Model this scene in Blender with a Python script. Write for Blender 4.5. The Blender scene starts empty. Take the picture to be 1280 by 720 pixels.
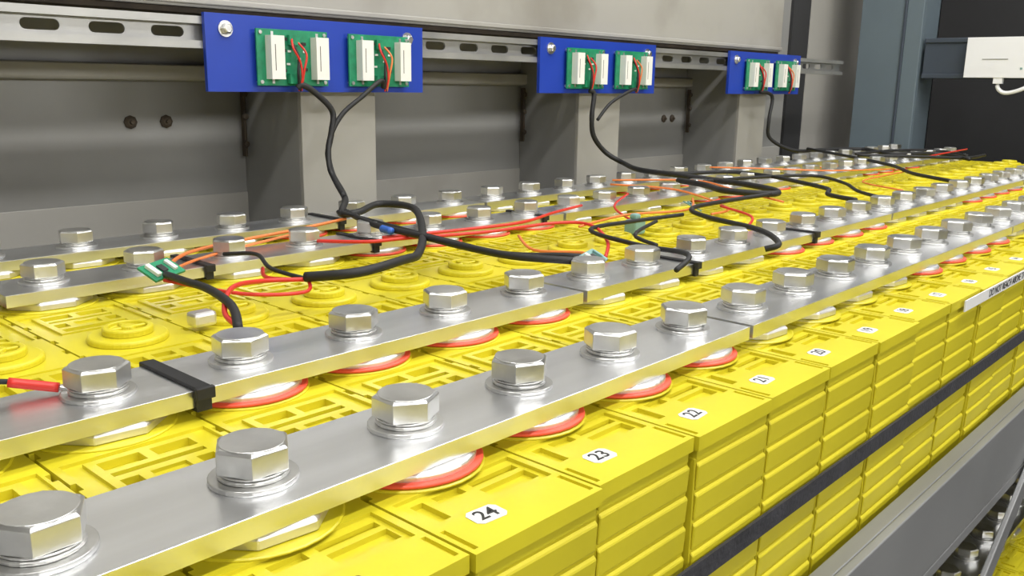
import bpy, bmesh, math, random
from mathutils import Vector, Matrix
random.seed(3)
S=0.15; OZ=1.3
P=.465; XC0=.562
def T(p): return Vector((p[0]*S,p[1]*S,p[2]*S+OZ))
sc=bpy.context.scene
try:
    sc.view_settings.view_transform='Standard'; sc.view_settings.look='None'
except Exception: pass
# ---------------------------------------------------------------- materials
def mat(name,col,rough=.5,metal=0,noise=0,nscale=8,bump=0,bscale=60,spec=None,stain=None,stretch=None):
    m=bpy.data.materials.new(name);m.use_nodes=True
    nt=m.node_tree;b=nt.nodes["Principled BSDF"]
    b.inputs["Base Color"].default_value=(*col,1);b.inputs["Roughness"].default_value=rough;b.inputs["Metallic"].default_value=metal
    if spec is not None: b.inputs["Specular IOR Level"].default_value=spec
    tc=nt.nodes.new("ShaderNodeTexCoord");mp=nt.nodes.new("ShaderNodeMapping")
    nt.links.new(tc.outputs["Object"],mp.inputs[0])
    if stretch: mp.inputs["Scale"].default_value=stretch
    if noise:
        n=nt.nodes.new("ShaderNodeTexNoise");n.inputs["Scale"].default_value=nscale;n.inputs["Detail"].default_value=6
        nt.links.new(mp.outputs[0],n.inputs["Vector"])
        r=nt.nodes.new("ShaderNodeValToRGB")
        r.color_ramp.elements[0].position=.3;r.color_ramp.elements[1].position=.7
        c0=stain if stain else tuple(c*(1-noise) for c in col)
        c1=tuple(min(1,c*(1+noise*.6)) for c in col)
        r.color_ramp.elements[0].color=(*c0,1);r.color_ramp.elements[1].color=(*c1,1)
        if stain:
            e=r.color_ramp.elements.new(.45);e.color=(*col,1)
        nt.links.new(n.outputs[0],r.inputs[0]);nt.links.new(r.outputs[0],b.inputs["Base Color"])
        mr=nt.nodes.new("ShaderNodeMapRange");mr.inputs[3].default_value=max(0,rough-.08);mr.inputs[4].default_value=min(1,rough+.1)
        nt.links.new(n.outputs[0],mr.inputs[0]);nt.links.new(mr.outputs[0],b.inputs["Roughness"])
    if bump:
        n2=nt.nodes.new("ShaderNodeTexNoise");n2.inputs["Scale"].default_value=bscale;n2.inputs["Detail"].default_value=4
        nt.links.new(mp.outputs[0],n2.inputs["Vector"])
        bu=nt.nodes.new("ShaderNodeBump");bu.inputs["Strength"].default_value=bump;bu.inputs["Distance"].default_value=.002
        nt.links.new(n2.outputs[0],bu.inputs["Height"]);nt.links.new(bu.outputs[0],b.inputs["Normal"])
    return m
M={}
M['yel']=mat("yellow_plastic",(.62,.535,.020),.40,0,.16,9,.10,40,spec=.5)
M['yel2']=mat("yellow_plastic_lid",(.65,.565,.022),.36,0,.14,12,.08,50,spec=.5)
M['bar']=mat("plated_busbar",(.86,.87,.89),.30,1,.10,6,.06,30,stretch=(1,8,8))
M['bolt']=mat("steel_bolt",(.70,.70,.69),.33,1,.2,40,.10,200)
M['lug']=mat("aluminium_terminal",(.78,.77,.76),.45,1,.10,30)
M['red']=mat("red_rubber",(.78,.09,.05),.45,0)
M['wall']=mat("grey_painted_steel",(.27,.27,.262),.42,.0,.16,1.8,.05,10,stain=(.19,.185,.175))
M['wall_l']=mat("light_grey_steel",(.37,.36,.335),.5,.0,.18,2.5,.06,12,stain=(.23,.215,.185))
M['galv']=mat("galvanised_strut",(.45,.45,.44),.42,.75,.2,12)
M['dark']=mat("unlit_wall_dark",(.03,.03,.032),.7,0,.3,3)  # near-black base colour stands in for lack of light at the far end
M['bluecol']=mat("blue_grey_paint",(.13,.17,.20),.5,0,.15,3)
M['bluecol2']=mat("blue_grey_paint_dark",(.05,.065,.09),.5,0,.15,3)
M['blue']=mat("blue_board",(.012,.048,.40),.4,0,.06,10)
M['pcb']=mat("pcb_green",(.015,.25,.12),.4,0,.25,120)
M['white']=mat("white_ceramic",(.80,.80,.76),.5,0,.04,30)
M['plast']=mat("white_plastic",(.85,.86,.89),.35,0,.02,5)
M['black']=mat("black_sleeve",(.012,.012,.013),.6,0,.2,80)
M['redw']=mat("red_wire",(.62,.03,.02),.4,0)
M['orw']=mat("orange_wire",(.72,.20,.05),.4,0)
M['label']=mat("label_paper",(.78,.78,.76),.5,0)
M['ink']=mat("black_ink",(.02,.02,.02),.6,0)
M['strap']=mat("woven_strap",(.035,.035,.042),.75,0,.3,60,.4,300)
M['rack']=mat("rack_grey_paint",(.27,.275,.28),.42,.3,.12,6)
M['floor']=mat("concrete_floor",(.16,.16,.155),.6,0,.2,3)
M['ceil']=mat("ceiling_paint",(.6,.6,.6),.7,0,.05,2)
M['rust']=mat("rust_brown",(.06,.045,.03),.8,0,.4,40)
M['teal']=mat("connector_teal",(.20,.36,.34),.5,0,.1,30)
M['bluew']=mat("blue_sleeve",(.03,.12,.5),.5,0)
em=bpy.data.materials.new("fluorescent_tube");em.use_nodes=True
em.node_tree.nodes["Principled BSDF"].inputs["Emission Color"].default_value=(1,.98,.94,1)
em.node_tree.nodes["Principled BSDF"].inputs["Emission Strength"].default_value=6
M['tube']=em
# ---------------------------------------------------------------- mesh helper
class B:
    def __init__(s): s.bm=bmesh.new(); s.mats=[]
    def mi(s,k):
        if k not in s.mats: s.mats.append(k)
        return s.mats.index(k)
    def _set(s,faces,k,smooth=False):
        i=s.mi(k)
        for f in faces: f.material_index=i; f.smooth=smooth
    def box(s,x0,x1,y0,y1,z0,z1,k,M4=None):
        vs=[s.bm.verts.new((x,y,z)) for x in(x0,x1) for y in(y0,y1) for z in(z0,z1)]
        if M4 is not None:
            for v in vs: v.co=M4@v.co
        q=[(0,1,3,2),(4,6,7,5),(0,4,5,1),(2,3,7,6),(0,2,6,4),(1,5,7,3)]
        s._set([s.bm.faces.new([vs[i] for i in f]) for f in q],k)
    def rings(s,c,prof,n,k,rot=0,smooth=False,axis='Z',captop=True,capbot=True):
        R=[]
        for r,z in prof:
            ring=[]
            for i in range(n):
                a=rot+2*math.pi*i/n
                if axis=='Z': co=(c[0]+r*math.cos(a),c[1]+r*math.sin(a),c[2]+z)
                elif axis=='Y': co=(c[0]+r*math.cos(a),c[1]-z,c[2]+r*math.sin(a))
                else: co=(c[0]+z,c[1]+r*math.cos(a),c[2]+r*math.sin(a))
                ring.append(s.bm.verts.new(co))
            R.append(ring)
        fs=[]
        for a,b in zip(R,R[1:]):
            for i in range(n):
                fs.append(s.bm.faces.new((a[i],a[(i+1)%n],b[(i+1)%n],b[i])))
        s._set(fs,k,smooth)
        caps=[]
        if captop: caps.append(s.bm.faces.new(R[-1]))
        if capbot: caps.append(s.bm.faces.new(R[0][::-1]))
        s._set(caps,k,False)
    def prism(s,pts,x0,x1,k):
        a=[s.bm.verts.new((x0,y,z)) for y,z in pts];b=[s.bm.verts.new((x1,y,z)) for y,z in pts]
        n=len(pts);fs=[s.bm.faces.new(a),s.bm.faces.new(b[::-1])]
        for i in range(n): fs.append(s.bm.faces.new((a[i],b[i],b[(i+1)%n],a[(i+1)%n])))
        s._set(fs,k)
    def field(s,x0,x1,y0,y1,zt,zb,rects,k):
        xs=sorted({x0,x1,*[r[0] for r in rects],*[r[1] for r in rects]})
        ys=sorted({y0,y1,*[r[2] for r in rects],*[r[3] for r in rects]})
        def h(i,j):
            if i<0 or j<0 or i>=len(xs)-1 or j>=len(ys)-1: return zb
            cx=(xs[i]+xs[i+1])/2;cy=(ys[j]+ys[j+1])/2;z=zt
            for r in rects:
                if r[0]<cx<r[1] and r[2]<cy<r[3]: z=zt+r[4]
            return z
        fs=[]
        nf=lambda L: fs.append(s.bm.faces.new([s.bm.verts.new(v) for v in L]))
        for i in range(len(xs)-1):
            for j in range(len(ys)-1):
                z=h(i,j);a,b,c,d=xs[i],xs[i+1],ys[j],ys[j+1]
                nf([(a,c,z),(b,c,z),(b,d,z),(a,d,z)])
                for (di,dj,p,q) in ((-1,0,(a,d),(a,c)),(1,0,(b,c),(b,d)),(0,-1,(a,c),(b,c)),(0,1,(b,d),(a,d))):
                    z2=h(i+di,j+dj)
                    if z2<z-1e-6: nf([(p[0],p[1],z2),(q[0],q[1],z2),(q[0],q[1],z),(p[0],p[1],z)])
        s._set(fs,k)
    def tube(s,pts,r,k,n=8,sub=6):
        P_=[Vector(p) for p in pts];C=[]
        for i in range(len(P_)-1):
            p0=P_[max(i-1,0)];p1=P_[i];p2=P_[i+1];p3=P_[min(i+2,len(P_)-1)]
            for t in range(sub):
                t/=sub
                C.append(.5*((2*p1)+(p2-p0)*t+(2*p0-5*p1+4*p2-p3)*t*t+(3*p1-p0-3*p2+p3)*t**3))
        C.append(P_[-1]);R=[];up=Vector((0,0,1))
        for i,c in enumerate(C):
            d=(C[min(i+1,len(C)-1)]-C[max(i-1,0)]).normalized()
            a=d.cross(up)
            if a.length<.1:a=d.cross(Vector((1,0,0)))
            a.normalize();b=a.cross(d)
            if R and (R[-1][0].co-C[i-1]).dot(a)<0: a=-a;b=-b
            R.append([s.bm.verts.new(c+(a*math.cos(2*math.pi*j/n)+b*math.sin(2*math.pi*j/n))*r) for j in range(n)])
        fs=[]
        for a,b in zip(R,R[1:]):
            for j in range(n): fs.append(s.bm.faces.new((a[j],a[(j+1)%n],b[(j+1)%n],b[j])))
        fs.append(s.bm.faces.new(R[0]));fs.append(s.bm.faces.new(R[-1][::-1]))
        s._set(fs,k,True)
    def mesh(s,name,origin=(0,0,0),bevel=0):
        bmesh.ops.recalc_face_normals(s.bm,faces=s.bm.faces)
        o=Vector(origin)
        for v in s.bm.verts: v.co=(v.co-o)*S
        me=bpy.data.meshes.new(name);s.bm.to_mesh(me);s.bm.free()
        for k in s.mats: me.materials.append(M[k])
        return me
def obj(name,me,loc=(0,0,0),parent=None,bevel=0):
    o=bpy.data.objects.new(name,me);sc.collection.objects.link(o)
    if parent: o.parent=parent; o.location=Vector(loc)*S
    else: o.location=T(loc)
    if bevel:
        m=o.modifiers.new("bevel","BEVEL");m.width=bevel*S;m.segments=2;m.limit_method='ANGLE';m.angle_limit=.6
    return o
def textmesh(txt,size,k,off=0):
    cu=bpy.data.curves.new("txt","FONT");cu.body=txt;cu.size=size*S;cu.align_x='CENTER';cu.align_y='CENTER';cu.extrude=.0004*S;cu.offset=off*S
    t=bpy.data.objects.new("tmp",cu);sc.collection.objects.link(t)
    bpy.context.view_layer.update()
    me=bpy.data.meshes.new_from_object(t.evaluated_get(bpy.context.evaluated_depsgraph_get()))
    bpy.data.objects.remove(t);me.materials.clear();me.materials.append(M[k]);return me
# ---------------------------------------------------------------- battery cell
YF,YB=1.2507,5.49
ROWY=[1.7426,2.5584,4.1944,4.9833]
ZC=-1.0;HC=1.2
def cellmesh(front_red):
    b=B();w=P/2-.0045
    b.box(-w+.006,w-.006,YF+.012,YB-.012,-HC+0,-.075,'yel')
    r=[];D=-.024;E=-.010
    r+=[(-.205,.205,1.40,1.56,E),(.02,.19,1.43,1.485,D),(-.17,-.13,1.43,1.535,D),(-.10,-.01,1.50,1.535,D),(.02,.19,1.505,1.53,D),
        (-.215,-.20,1.27,1.38,E),(.20,.215,1.27,1.38,E)]
    for base in (1.98,3.62):
        r+=[(-.205,.205,base-.01,base+.36,E),(-.155,.155,base+.015,base+.335,0),
            (-.13,.13,base+.035,base+.08,D),(-.13,-.08,base+.11,base+.17,D),(-.05,.05,base+.11,base+.17,E),(.08,.13,base+.11,base+.17,D),
            (-.13,.13,base+.20,base+.225,D),(-.13,-.015,base+.25,base+.31,D),(.015,.13,base+.25,base+.31,D)]
    r+=[(-.205,.205,2.80,3.19,E),(-.15,.15,2.82,3.17,0),(-.13,.13,2.84,2.88,D),(-.13,-.02,2.91,2.96,D),(.02,.13,2.91,2.96,D),
        (-.13,-.07,3.00,3.13,D),(-.04,.04,3.00,3.05,D),(.07,.13,3.00,3.13,D),(-.04,.04,3.08,3.13,D),
        (-.205,.205,5.14,5.40,E),(-.16,.16,5.16,5.38,0),(-.13,.0,5.20,5.25,D),(.03,.13,5.20,5.25,D),(-.13,.13,5.29,5.33,D),
        (-.12,.12,4.50,4.55,D),(-.12,-.02,4.60,4.65,D),(.02,.12,4.60,4.65,D)]
    y=1.62
    while y<5.3:
        r+=[(-w,-.214,y,y+.05,-.03),(.214,w,y+.1,y+.15,-.03)];y+=.27
    b.field(-w,w,YF,YB,0,-.045,r,'yel2')
    b.box(-w+.010,w-.010,YF+.008,YB-.008,-.08,-.04,'yel')
    for i,y in enumerate(ROWY):
        red=(i<2)==front_red
        b.rings((0,y,-.001),[(.215,0),(.213,.008)],32,'yel2')
        if red: b.rings((0,y,0),[(.205,.008),(.211,.012),(.208,.020),(.19,.020)],36,'red',smooth=True)
        b.rings((0,y,0),[(.190,.008),(.190,.034),(.180,.0415)],8 if not red else 36,'lug',rot=.3,smooth=False)
    c=(0,3.39,0)
    b.rings(c,[(.150,0),(.150,.018),(.142,.026)],32,'yel2')
    b.rings(c,[(.095,.026),(.095,.050),(.088,.056),(.072,.056),(.070,.040)],32,'yel2')
    b.rings(c,[(.030,.040),(.028,.056)],16,'yel2')
    b.box(-.070,.070,3.382,3.398,.04,.052,'yel2');b.box(-.008,.008,3.32,3.46,.04,.052,'yel2')
    z=-.085;h=.098
    while z>-HC+.10:
        for (ya,sg) in ((YF+.012,-1),(YB-.012,1)):
            b.prism([(ya,z),(ya+sg*.011,z-.010),(ya+sg*.006,z-h+.012),(ya,z-h+.006)],-w+.010,w-.010,'yel')
        z-=h
    return b.mesh("battery_cell_mesh",(0,0,-HC))
cm={}
for fr in(True,False):
    me=cellmesh(fr);t=bpy.data.objects.new("t",me);sc.collection.objects.link(t)
    m=t.modifiers.new("b","BEVEL");m.width=.003*S;m.segments=1;m.limit_method='ANGLE';m.angle_limit=.7
    bpy.context.view_layer.update()
    cm[fr]=bpy.data.meshes.new_from_object(t.evaluated_get(bpy.context.evaluated_depsgraph_get()))
    bpy.data.objects.remove(t)
stick=B()
pts=[(-.045,-.02),(-.033,-.032),(.033,-.032),(.045,-.02),(.045,.02),(.033,.032),(-.033,.032),(-.045,.02)]
pts=[(a*1.05,c*1.05) for a,c in pts]
f0=[stick.bm.verts.new((x,y,0)) for x,y in pts];f1=[stick.bm.verts.new((x,y,.0015)) for x,y in pts]
fs=[stick.bm.faces.new(f1)]+[stick.bm.faces.new((f0[i],f0[(i+1)%8],f1[(i+1)%8],f1[i])) for i in range(8)]
stick._set(fs,'label');stickme=stick.mesh("sticker")
I0,I1=-3,29
def cx(i): return XC0+P*i
TIERDZ=-2.85
for tier in(0,1):
    for i in range(I0 if tier==0 else 6,I1+1):
        fr=(i%8) in (2,3,4,5)
        jy=random.uniform(-.010,.010)
        o=obj("battery_cell",cm[fr],(cx(i),jy,ZC-HC+tier*TIERDZ))
        k=i-2
        if tier==0 and 0<=k<24:
            s_=obj("number_sticker",stickme,(-P/2+.155,1.365,HC+.0005),parent=o);s_.rotation_euler=(0,0,random.uniform(-.08,.08))
            tm=textmesh(str(24-k),.062,'ink',.0008);t=obj("number_text",tm,(-P/2+.155,1.365,HC+.0025),parent=o);t.rotation_euler=s_.rotation_euler
        if tier==0 and k==-1:
            tm=textmesh("012",.045,'rust');t=obj("moulded_number",tm,(-.02,1.34,HC+.001),parent=o)
# ---------------------------------------------------------------- busbars
def busbar(y,n0,n1,tier=0,name="busbar"):
    b=B();x0=cx(n0)-P/2+.015;x1=cx(n1)+P/2-.015
    zb,zt=-.958,-.905
    b.box(x0,x1,y-.168,y+.168,zb,zt,'bar')
    for i in range(n0,n1+1):
        c=(cx(i)+random.uniform(-.008,.008),y+random.uniform(-.006,.006),zt)
        b.rings(c,[(.103,0),(.104,.003),(.104,.011),(.102,.013)],32,'bolt')
        b.rings(c,[(.080,.013),(.083,.016),(.083,.022),(.079,.024)],24,'bolt',smooth=False)
        b.rings(c,[(.076,.024),(.081,.027),(.081,.032)],24,'bolt')
        rot=random.uniform(0,1.05)
        b.rings(c,[(.090,.033),(.0915,.036),(.0915,.086),(.083,.093)],6,'bolt',rot=rot)
        b.rings((c[0],c[1],c[2]+.093),[(.077,0),(.075,.002)],28,'bolt',rot=rot)
    xm=(x0+x1)/2
    me=b.mesh("busbar_mesh",(xm,y,zb));o=obj(name,me,(xm,y,zb+tier*TIERDZ),bevel=.004)
    return o
for tier in(0,1):
    for y in ROWY[:2]:
        for a,c in((I0,5),(6,13),(14,21),(22,29)):
            if tier and c<6: continue
            busbar(y,a,c,tier)
    for y in ROWY[2:]:
        for a,c in((I0,1),(2,9),(10,17),(18,25),(26,29)):
            if tier and c<10: continue
            busbar(y,a,c,tier)
def tie(x,y,w=.05):
    b=B();h=.172
    for (a,c,d,e) in ((y-h-.008,y+h+.008,-.904,-.893),(y-h-.008,y+h+.008,-.97,-.959),(y-h-.01,y-h,-.97,-.893),(y+h,y+h+.01,-.97,-.893)):
        b.box(x-w/2,x+w/2,a,c,d,e,'black')
    b.box(x-w*.6,x+w*.6,y-h-.025,y-h-.005,-.93,-.893,'black')
    obj("cable_tie",b.mesh("tie",(x,y,-.97)),(x,y,-.97),bevel=.003)
tie(1.26,ROWY[1],.05);tie(2.2,ROWY[2],.04);tie(3.25,ROWY[2],.04);tie(4.75,ROWY[2],.04);tie(4.05,ROWY[1],.035);tie(5.5,ROWY[1],.035);tie(3.6,ROWY[3],.04)
# ---------------------------------------------------------------- strap, rail, shelf
b=B();SZ0,SZ1=-1.475,-1.405
b.box(cx(I0)-P/2-.02,cx(I1)+P/2+.02,YF-.022,YF-.012,SZ0,SZ1,'strap')
b.box(cx(I0)-P/2-.02,cx(I1)+P/2+.02,YB+.012,YB+.022,SZ0,SZ1,'strap')
b.box(cx(I0)-P/2-.032,cx(I0)-P/2-.02,YF-.022,YB+.022,SZ0,SZ1,'strap')
b.box(cx(I1)+P/2+.02,cx(I1)+P/2+.032,YF-.022,YB+.022,SZ0,SZ1,'strap')
obj("retaining_strap",b.mesh("strap"))
X0R,X1R=cx(I0)-P,cx(I1)+P+.05
b=B()
for t in(0,1):
    dz=t*TIERDZ
    b.box(X0R,X1R,YF-.14,YF-.10,-2.20+dz,-1.79+dz,'rack')
    b.box(X0R,X1R,YF-.10,YF-.03,-1.83+dz,-1.79+dz,'rack')
    b.box(X0R,X1R,YF-.14,YB+.10,-2.27+dz,-2.205+dz,'rack')
    b.box(X0R,X1R,YB+.06,YB+.10,-2.20+dz,-1.79+dz,'rack')
for x in(X0R-.1,X1R):
    for y in(YF-.14,YB+.0):
        b.box(x,x+.1,y,y+.1,-8.667,-1.79,'rack')
for p,q in (((6.3,-1.98),(3.9,-3.4)),((10.5,-1.98),(12.9,-3.4))):
    v=Vector((q[0]-p[0],0,q[1]-p[1]));L=v.length;ang=math.atan2(v.z,v.x)
    Mx=Matrix.Translation((p[0],YF-.17,p[1]))@Matrix.Rotation(-ang,4,'Y')
    b.box(0,L,-.015,.015,-.07,.07,'rack',Mx)
obj("battery_rack",b.mesh("rack",(0,0,-8.667)),(0,0,-8.667),bevel=.006)
b=B();b.box(4.66,6.6,YF-.018,YF-.012,-1.062,-1.006,'label')
lab=obj("warning_label",b.mesh("lab",(5.63,YF-.015,-1.034)),(5.63,YF-.015,-1.034))
t=obj("label_text",textmesh("DO NOT REACH ABOVE THE BATTERY CELLS",.056,'ink',.0),(0,-.005,0),parent=lab);t.rotation_euler=(math.pi/2,0,0)
# ---------------------------------------------------------------- room
ZF=-8.667;ZT=8.667;YW=6.7;XL,XR=-9,19.5;YN=-9
def slab(name,x0,x1,y0,y1,z0,z1,k):
    b=B();b.box(x0,x1,y0,y1,z0,z1,k);return obj(name,b.mesh(name))
slab("floor",XL,XR,YN,YW+.1,ZF-.2,ZF,'floor')
slab("ceiling",XL,XR,YN,YW+.1,ZT,ZT+.2,'ceil')
slab("wall_back",XL,XR,YW,YW+.2,ZF,ZT,'wall')
slab("wall_front",XL,XR,YN-.2,YN,ZF,ZT,'wall_l')
slab("wall_left",XL-.2,XL,YN,YW+.1,ZF,ZT,'wall_l')
slab("wall_right",XR,XR+.2,YN,YW+.1,ZF,ZT,'dark')  # dark colour paints in the unlit far side of the room
b=B()
b.prism([(YW,.10),(YW-.10,.09),(YW-.10,.0),(YW-.085,-.02),(YW,-.03)],XL,13.7,'wall_l')
b.box(XL,13.7,YW-.012,YW,-1.5,-.92,'wall_l')
obj("trim_1",b.mesh("trim"),bevel=.01)
b=B()
b.box(XL,11.9,5.90,YW,.47,2.2,'wall_l')
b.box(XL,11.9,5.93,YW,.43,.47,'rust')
b.box(XL,11.9,5.875,5.90,.49,.53,'wall_l')
obj("header_beam",b.mesh("hb"),bevel=.008)
for x in(.63,4.05,7.45,10.82):
    b=B()
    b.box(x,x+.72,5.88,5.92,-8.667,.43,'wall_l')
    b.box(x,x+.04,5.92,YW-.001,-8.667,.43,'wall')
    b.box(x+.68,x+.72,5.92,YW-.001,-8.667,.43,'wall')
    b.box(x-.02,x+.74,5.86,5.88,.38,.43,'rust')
    b.box(x-.06,x-.035,YW-.11,YW-.06,-.62,-.05,'rust')
    for zz in(-.12,-.3,-.52): b.rings((x-.05,YW-.11,zz),[(.03,0),(.025,.02)],8,'rust',axis='Y')
    obj("steel_column",b.mesh("col",(x+.36,5.9,-8.667)),(x+.36,5.9,-8.667),bevel=.006)
for x in(3.1,3.38,10.3,10.5):
    b=B();b.rings((0,0,0),[(.05,0),(.05,.015),(.03,.03)],8,'rust',axis='Y');b.rings((0,-.02,0),[(.02,0),(.015,.03)],6,'rust',axis='Y')
    obj("wall_bolt",b.mesh("wb"),(x,YW-.001,-.33-(.1 if x>10 else 0)))
b=B();b.box(13.75,14.35,YW-.05,YW,ZF,ZT,'dark');b.box(14.35,16.8,YW-.06,YW,ZF,ZT,'wall_l');obj("wall_pillar",b.mesh("wp"))  # first box is a dark strip, unlit region put into its colour
def strut():
    cu=bpy.data.curves.new("strutc","CURVE");cu.dimensions='2D';cu.fill_mode='BOTH';cu.extrude=.008
    def poly(pts):
        sp=cu.splines.new('POLY');sp.points.add(len(pts)-1);sp.use_cyclic_u=True
        for p,q in zip(sp.points,pts): p.co=(q[0],q[1],0,1)
    xa,xb=-4,13.75
    poly([(xa,.225),(xb,.225),(xb,.375),(xa,.375)])
    x=xa+.2
    while x<xb-.25:
        pts=[]
        for a in range(9):
            t=-math.pi/2+math.pi*a/8;pts.append((x+.08+.034*math.cos(t),.30+.034*math.sin(t)))
        for a in range(9):
            t=math.pi/2+math.pi*a/8;pts.append((x-.08+.034*math.cos(t),.30+.034*math.sin(t)))
        poly(pts);x+=.40
    o=bpy.data.objects.new("t",cu);sc.collection.objects.link(o);bpy.context.view_layer.update()
    me=bpy.data.meshes.new_from_object(o.evaluated_get(bpy.context.evaluated_depsgraph_get()));bpy.data.objects.remove(o)
    me.transform(Matrix.Rotation(math.pi/2,4,'X'));me.transform(Matrix.Translation((0,5.845,0)));me.transform(Matrix.Scale(S,4))
    me.materials.clear();me.materials.append(M['galv']);return me
b=B();xa,xb=-4,13.75
b.box(xa,xb,5.78,5.86,.385,.405,'galv');b.box(xa,xb,5.78,5.795,.355,.385,'galv')
b.box(xa,xb,5.78,5.86,.195,.215,'galv');b.box(xa,xb,5.78,5.795,.215,.245,'galv')
b.box(xa,xb,5.86,5.87,.36,.405,'galv');b.box(xa,xb,5.86,5.87,.195,.24,'galv')
rail=obj("slotted_strut_rail",b.mesh("rail"))
w=bpy.data.objects.new("slotted_web",strut());sc.collection.objects.link(w);w.parent=rail
# ---------------------------------------------------------------- blue boards
def board(x):
    b=B();W,z0,z1=1.95,-.09,.43;y=5.74
    b.box(0,W,y,y+.035,z0,z1,'blue')
    for sx in(.15,W-.17):
        b.rings((sx,y,.33),[(.055,0),(.055,.01)],20,'bolt',axis='Y');b.rings((sx,y-.01,.33),[(.036,0),(.036,.03),(.025,.04)],6,'bolt',axis='Y')
    for px in(.36,1.16):
        b.box(px,px+.60,y-.045,y-.03,-.045,.345,'pcb')
        for cxx in(px+.03,px+.57):
            for cz in(-.02,.32): b.rings((cxx,y,cz),[(.014,0),(.014,.055)],8,'bolt',axis='Y')
        for rx in(px+.07,px+.45):
            b.box(rx,rx+.11,y-.12,y-.045,.0,.30,'white')
            b.box(rx+.03,rx+.036,y-.121,y-.12,.06,.24,'rust')
            for zz in(.02,.27): b.box(rx+.045,rx+.065,y-.05,y-.044,zz-.05,zz+.06,'bolt')
        for (a,c) in((.20,.05),(.20,.19),(.37,.24),(.38,.06),(.21,.27)):
            b.box(px+a,px+a+.035,y-.055,y-.045,c,c+.022,'ink')
        for (a,c) in((.25,.19),(.33,.14),(.24,.10),(.38,.19),(.20,.0)):
            b.box(px+a,px+a+.028,y-.052,y-.045,c,c+.014,'label')
        b.box(px+.25,px+.34,y-.075,y-.045,.24,.31,'pcb')
        b.box(px+.24,px+.36,y-.09,y-.045,-.03,.04,'pcb')
        b.tube([(px+.28,y-.06,.29),(px+.25,y-.12,.22),(px+.30,y-.13,.12),(px+.31,y-.13,.0),(px+.30,y-.10,-.08)],.008,'redw')
        b.tube([(px+.32,y-.06,.27),(px+.36,y-.12,.18),(px+.33,y-.13,.06),(px+.32,y-.10,-.08)],.008,'redw' if px<1 else 'orw')
        b.tube([(px+.28,y-.06,.26),(px+.30,y-.11,.16),(px+.28,y-.13,.04),(px+.31,y-.10,-.08)],.011,'black')
    obj("balancing_board",b.mesh("board",(0,0,0)),(x,0,0),bevel=.003)
BX=(3.214,6.656,10.25)
for x in BX: board(x)
# ---------------------------------------------------------------- cables
def cable(name,paths):
    b=B()
    for pts,r,k in paths: b.tube(pts,r*.85,k)
    obj(name,b.mesh(name))
Z=-.82
cable("sense_cable_loom",[
 ([(3.86,5.64,-.06),(3.90,5.62,-.04),(4.01,5.6,-.11),(4.12,5.58,-.23),(4.09,5.56,-.38),(4.04,5.54,-.53),(4.01,5.45,-.68),(3.85,5.1,-.80),(3.45,4.6,-.80),(3.38,4.5,-.81),(3.48,4.46,-.80),(3.71,4.55,-.78),(3.74,4.25,-.78),(3.33,3.71,Z),(2.95,3.32,-.84),(2.72,3.17,Z),(2.40,3.09,Z),(2.25,3.28,-.85)],.027,'black'),
 ([(4.66,5.64,-.05),(4.60,5.6,.0),(4.40,5.58,-.12),(4.20,5.57,-.25),(4.07,5.55,-.42),(4.00,5.48,-.60),(3.98,5.4,-.7),(3.8,5.05,-.78)],.022,'black'),
 ([(3.42,4.52,-.80),(3.30,4.1,-.82),(3.23,3.6,Z),(3.18,3.23,Z),(3.17,2.89,Z),(3.27,2.66,Z),(3.41,2.61,-.84)],.022,'black'),
 ([(3.38,4.55,-.80),(3.34,4.0,Z),(3.32,3.5,-.84),(3.35,3.1,-.86),(3.45,2.8,-.84),(3.5,2.72,-.84)],.016,'black'),
 ([(3.24,3.95,-.82),(3.22,3.85,-.82)],.026,'bluew')])
cable("sense_cable_loom",[
 ([(7.31,5.64,-.06),(7.36,5.62,-.1),(7.31,5.6,-.31),(7.35,5.6,-.51),(7.50,5.55,-.68),(7.55,5.35,-.78),(7.27,4.96,-.80),(7.12,4.42,-.80),(7.15,4.0,-.82),(7.09,3.76,Z),(6.85,3.35,Z),(6.6,3.25,Z),(6.5,3.6,Z),(6.75,3.95,Z),(6.9,4.3,Z)],.03,'black'),
 ([(8.12,5.64,-.06),(8.0,5.6,-.05),(7.6,5.58,-.18),(7.38,5.58,-.35)],.02,'black'),
 ([(7.2,4.7,-.80),(7.5,4.6,Z),(8.0,4.4,Z),(7.9,3.9,Z),(7.62,3.49,Z),(7.3,3.1,Z),(7.09,3.0,-.84),(6.9,2.7,-.84)],.022,'black'),
 ([(7.0,4.1,-.82),(7.6,4.0,Z),(8.3,3.7,Z),(8.1,3.3,-.84),(7.7,3.0,-.86),(7.4,2.7,-.86)],.018,'black'),
 ([(6.6,3.25,Z),(6.1,3.35,-.84),(5.5,3.3,-.84),(5.2,3.0,-.84),(4.85,2.45,-.82),(4.6,2.2,-.84),(4.54,2.25,-.87)],.02,'black'),
 ([(5.3,3.25,-.86),(4.8,3.3,-.86),(4.2,3.2,-.84),(3.98,2.7,-.84),(3.85,2.32,-.82),(3.64,2.25,-.86)],.016,'black'),
 ([(4.9,3.2,-.86),(4.3,2.95,-.85),(4.15,2.7,-.86)],.014,'black')])
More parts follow.
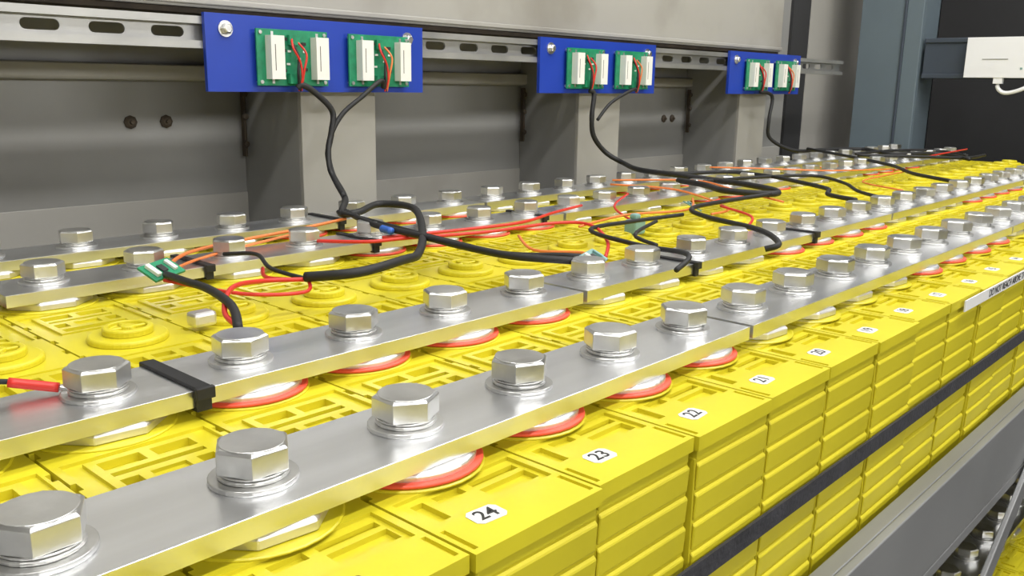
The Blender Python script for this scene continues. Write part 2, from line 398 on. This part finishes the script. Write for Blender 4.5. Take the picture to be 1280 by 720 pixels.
cable("sense_cable_loom",[
 ([(10.9,5.64,-.06),(11.2,5.62,-.12),(11.12,5.6,-.42),(11.19,5.6,-.66),(11.5,5.4,-.82),(12.0,5.2,-.82),(12.6,4.9,-.82),(12.0,4.3,-.82),(12.6,3.9,-.82),(12.2,3.4,-.84)],.028,'black'),
 ([(11.7,5.3,-.80),(11.0,4.4,-.82),(10.4,3.7,-.84),(9.6,3.2,-.84),(9.2,2.7,-.85)],.022,'black'),
 ([(11.4,4.5,-.82),(11.8,3.9,-.82),(12.4,3.5,-.84),(13.2,3.5,-.84)],.024,'black'),
 ([(11.6,4.6,-.82),(12.4,4.4,-.80),(13.2,4.1,-.82),(12.8,3.6,-.84)],.022,'black'),
 ([(11.9,3.9,-.84),(12.4,3.7,-.78),(13.1,3.7,-.77),(13.6,4.0,-.84)],.011,'redw'),
 ([(10.2,3.6,-.86),(9.2,3.9,-.84),(8.6,4.4,-.82),(8.3,4.8,-.82)],.009,'orw'),
 ([(9.9,3.4,-.86),(9.0,3.3,-.84),(8.3,3.2,-.84),(7.9,2.7,-.84)],.009,'orw')])
cable("temperature_sensor_lead",[
 ([(1.82,3.70,-.84),(1.77,3.45,-.82),(1.72,3.15,-.80),(1.64,2.85,-.80),(1.56,2.68,-.83)],.020,'black'),
 ([(1.57,2.70,-.83),(1.62,2.87,-.82),(1.80,3.12,-.80),(2.05,3.3,-.84),(2.25,3.28,-.86)],.012,'redw'),
 ([(1.80,3.68,-.86),(1.95,3.30,-.88),(2.2,3.22,-.9),(2.27,3.28,-.87)],.010,'redw'),
 ([(2.26,3.26,-.86),(2.22,3.5,-.84),(2.36,3.85,-.84),(2.3,4.05,-.86)],.012,'black'),
 ([(2.26,3.26,-.86),(2.20,3.5,-.88),(2.3,3.7,-.88)],.011,'redw')])
cable("red_sense_wire",[
 ([(2.9,4.1,-.87),(3.05,3.85,-.86),(3.25,3.75,-.85),(3.73,3.60,-.85),(4.30,3.55,-.85),(4.4,3.35,-.85),(4.1,3.0,-.87),(3.75,2.75,-.88)],.012,'redw'),
 ([(3.2,3.9,-.86),(3.7,3.8,-.86),(4.2,3.75,-.86),(4.7,3.9,-.86),(5.2,4.05,-.87)],.012,'redw'),
 ([(3.9,3.5,-.88),(3.7,3.2,-.9),(3.75,2.9,-.88),(3.55,2.68,-.87)],.010,'orw'),
 ([(4.35,3.4,-.86),(5.0,3.5,-.86),(5.6,3.4,-.87),(6.0,3.6,-.84)],.010,'orw'),
 ([(5.9,3.3,-.86),(5.6,2.9,-.86),(5.2,2.7,-.86)],.011,'redw'),
 ([(6.3,4.6,-.84),(6.4,4.0,-.84),(6.0,3.3,-.88),(5.6,3.2,-.88)],.010,'orw'),
 ([(5.0,3.45,-.9),(5.4,3.9,-.88),(6.0,4.2,-.86)],.010,'redw'),
 ([(6.6,4.8,-.84),(7.0,4.2,-.82),(6.8,3.7,-.84),(6.5,3.1,-.86)],.010,'orw')])
cable("orange_sense_wire",[
 ([(1.83,3.78,-.86),(1.95,3.95,-.86),(2.3,4.3,-.87),(3.0,4.45,-.86),(3.4,4.5,-.84)],.011,'orw'),
 ([(1.86,3.78,-.87),(2.1,4.05,-.88),(2.5,4.25,-.88),(3.1,4.4,-.86)],.009,'orw')])
cable("ring_terminal_lead",[
 ([(-.2,3.0,-.88),(.3,2.9,-.86),(.7,2.78,-.85),(.86,2.70,-.86)],.010,'black'),
 ([(.84,2.71,-.86),(.95,2.64,-.885)],.018,'redw'),
 ([(.95,2.64,-.885),(.99,2.61,-.895)],.010,'bolt')])
def connector(x,y,z,rot,k1='teal',k0='pcb',sc_=1):
    b=B();q=sc_
    b.box(-.075*q,.075*q,-.05*q,.05*q,-.006,.006,k0);b.box(-.055*q,-.035*q,-.035*q,.035*q,.006,.024,'white');b.box(.035*q,.052*q,-.03*q,.03*q,.006,.02,k1)
    b.box(-.012*q,.015*q,-.02*q,.02*q,.006,.014,'ink')
    o=obj("sensor_circuit_board",b.mesh("conn"),(x,y,z),bevel=.002);o.rotation_euler=(.45,-.1,rot)
connector(1.83,3.76,-.83,.3,k1='white',sc_=1.15);connector(3.55,2.68,-.85,.2,k0='teal');connector(6.0,3.6,-.9,1.0,k0='teal')
b=B();b.box(-.05,.05,-.04,.04,-.03,.03,'lug');o=obj("sensor_connector",b.mesh("c2"),(1.76,3.30,-.95),bevel=.015)
b=B();b.box(-.06,.06,-.05,.05,-.05,.05,'teal');b.box(-.03,.03,-.03,.03,.05,.09,'teal');o=obj("sensor_connector",b.mesh("c2"),(4.98,3.42,-.93),bevel=.015)
# ---------------------------------------------------------------- far end
b=B()
x=14.85
b.box(x,x+.06,5.05,6.02,-8.667,ZT,'bluecol');b.box(x+.06,x+.75,5.05,5.11,-8.667,ZT,'bluecol');b.box(x+.69,x+.75,5.05,6.02,-8.667,ZT,'bluecol')
b.box(x-.02,x,5.05,5.30,-8.667,ZT,'bluecol')
b.box(x-.03,x,5.30,5.34,-8.667,ZT,'bluecol2')
obj("blue_grey_column",b.mesh("bc",(x,5.5,-8.667)),(x,5.5,-8.667),bevel=.01)
b=B();b.box(x+.05,x+.45,-2,5.0,.17,.77,'bluecol2');b.box(x+.02,x+.05,-2,5.0,.70,.77,'bluecol2');b.box(x+.02,x+.05,-2,5.0,.17,.24,'bluecol2')
obj("cross_beam",b.mesh("cb"),bevel=.01)
b=B();b.box(x-.16,x+.02,2.95,4.33,.185,.76,'plast')
b.box(x-.165,x-.16,3.75,4.1,.44,.455,'galv')
for j in range(5): b.box(x-.166,x-.16,3.55-j*.1,3.58-j*.1,.30,.33,'teal')
b.tube([(x-.1,3.85,.20),(x-.1,3.86,.05),(x-.1,3.75,-.03),(x-.1,3.55,.02),(x-.06,3.4,.12)],.03,'plast')
b.box(x-.15,x-.05,3.80,3.92,.10,.20,'plast')
obj("network_router",b.mesh("router",(x,3.6,.18)),(x,3.6,.18),bevel=.06)
# ---------------------------------------------------------------- lights
def fixture(x,y,L,power,rot=(0,0,0),z=None):
    b=B();b.box(-L/2,L/2,-.45,.45,-.25,0,'plast')
    for yy in(-.2,.2): b.rings((-L/2+.1,yy,-.33),[(.09,0),(.09,L-.2)],12,'tube',axis='X')
    o=obj("fluorescent_or_fill_fixture",b.mesh("fx"),(x,y,ZT if z is None else z));o.rotation_euler=rot
    l=bpy.data.lights.new("tube_or_fill_light","AREA");l.shape='RECTANGLE';l.size=L*S;l.size_y=.9*S;l.energy=power;l.color=(1,.985,.955)
    lo=bpy.data.objects.new("tube_or_fill_light",l);sc.collection.objects.link(lo);lo.parent=o;lo.location=(0,0,-.45*S)
fixture(-2,-1.5,8,12);fixture(8,-1.5,8,15);fixture(3,3.4,8,7);fixture(12.5,2.6,7,9)
fixture(-1,YN,8,8,(math.pi/2,0,0),3.2);fixture(9,YN,8,8,(math.pi/2,0,0),3.2)  # wall-mounted pair added as fill to brighten back wall and cell fronts
w=bpy.data.worlds.new("world");sc.world=w;w.use_nodes=True
w.node_tree.nodes["Background"].inputs[0].default_value=(.8,.85,.9,1);w.node_tree.nodes["Background"].inputs[1].default_value=.3
# ---------------------------------------------------------------- camera
f=1122.3;yaw,pit,roll=.7379,.2245,.0161
F=Vector((math.cos(yaw)*math.cos(pit),math.sin(yaw)*math.cos(pit),-math.sin(pit)))
R=Vector((math.sin(yaw),-math.cos(yaw),0));U=R.cross(F)
R2=R*math.cos(roll)+U*math.sin(roll);U2=-R*math.sin(roll)+U*math.cos(roll)
c=bpy.data.cameras.new("camera");c.sensor_width=36;c.lens=f/1280*36;c.clip_start=.01
co=bpy.data.objects.new("camera",c);sc.collection.objects.link(co)
co.matrix_world=Matrix(((R2.x,U2.x,-F.x,0),(R2.y,U2.y,-F.y,0),(R2.z,U2.z,-F.z,OZ),(0,0,0,1)))
sc.camera=co
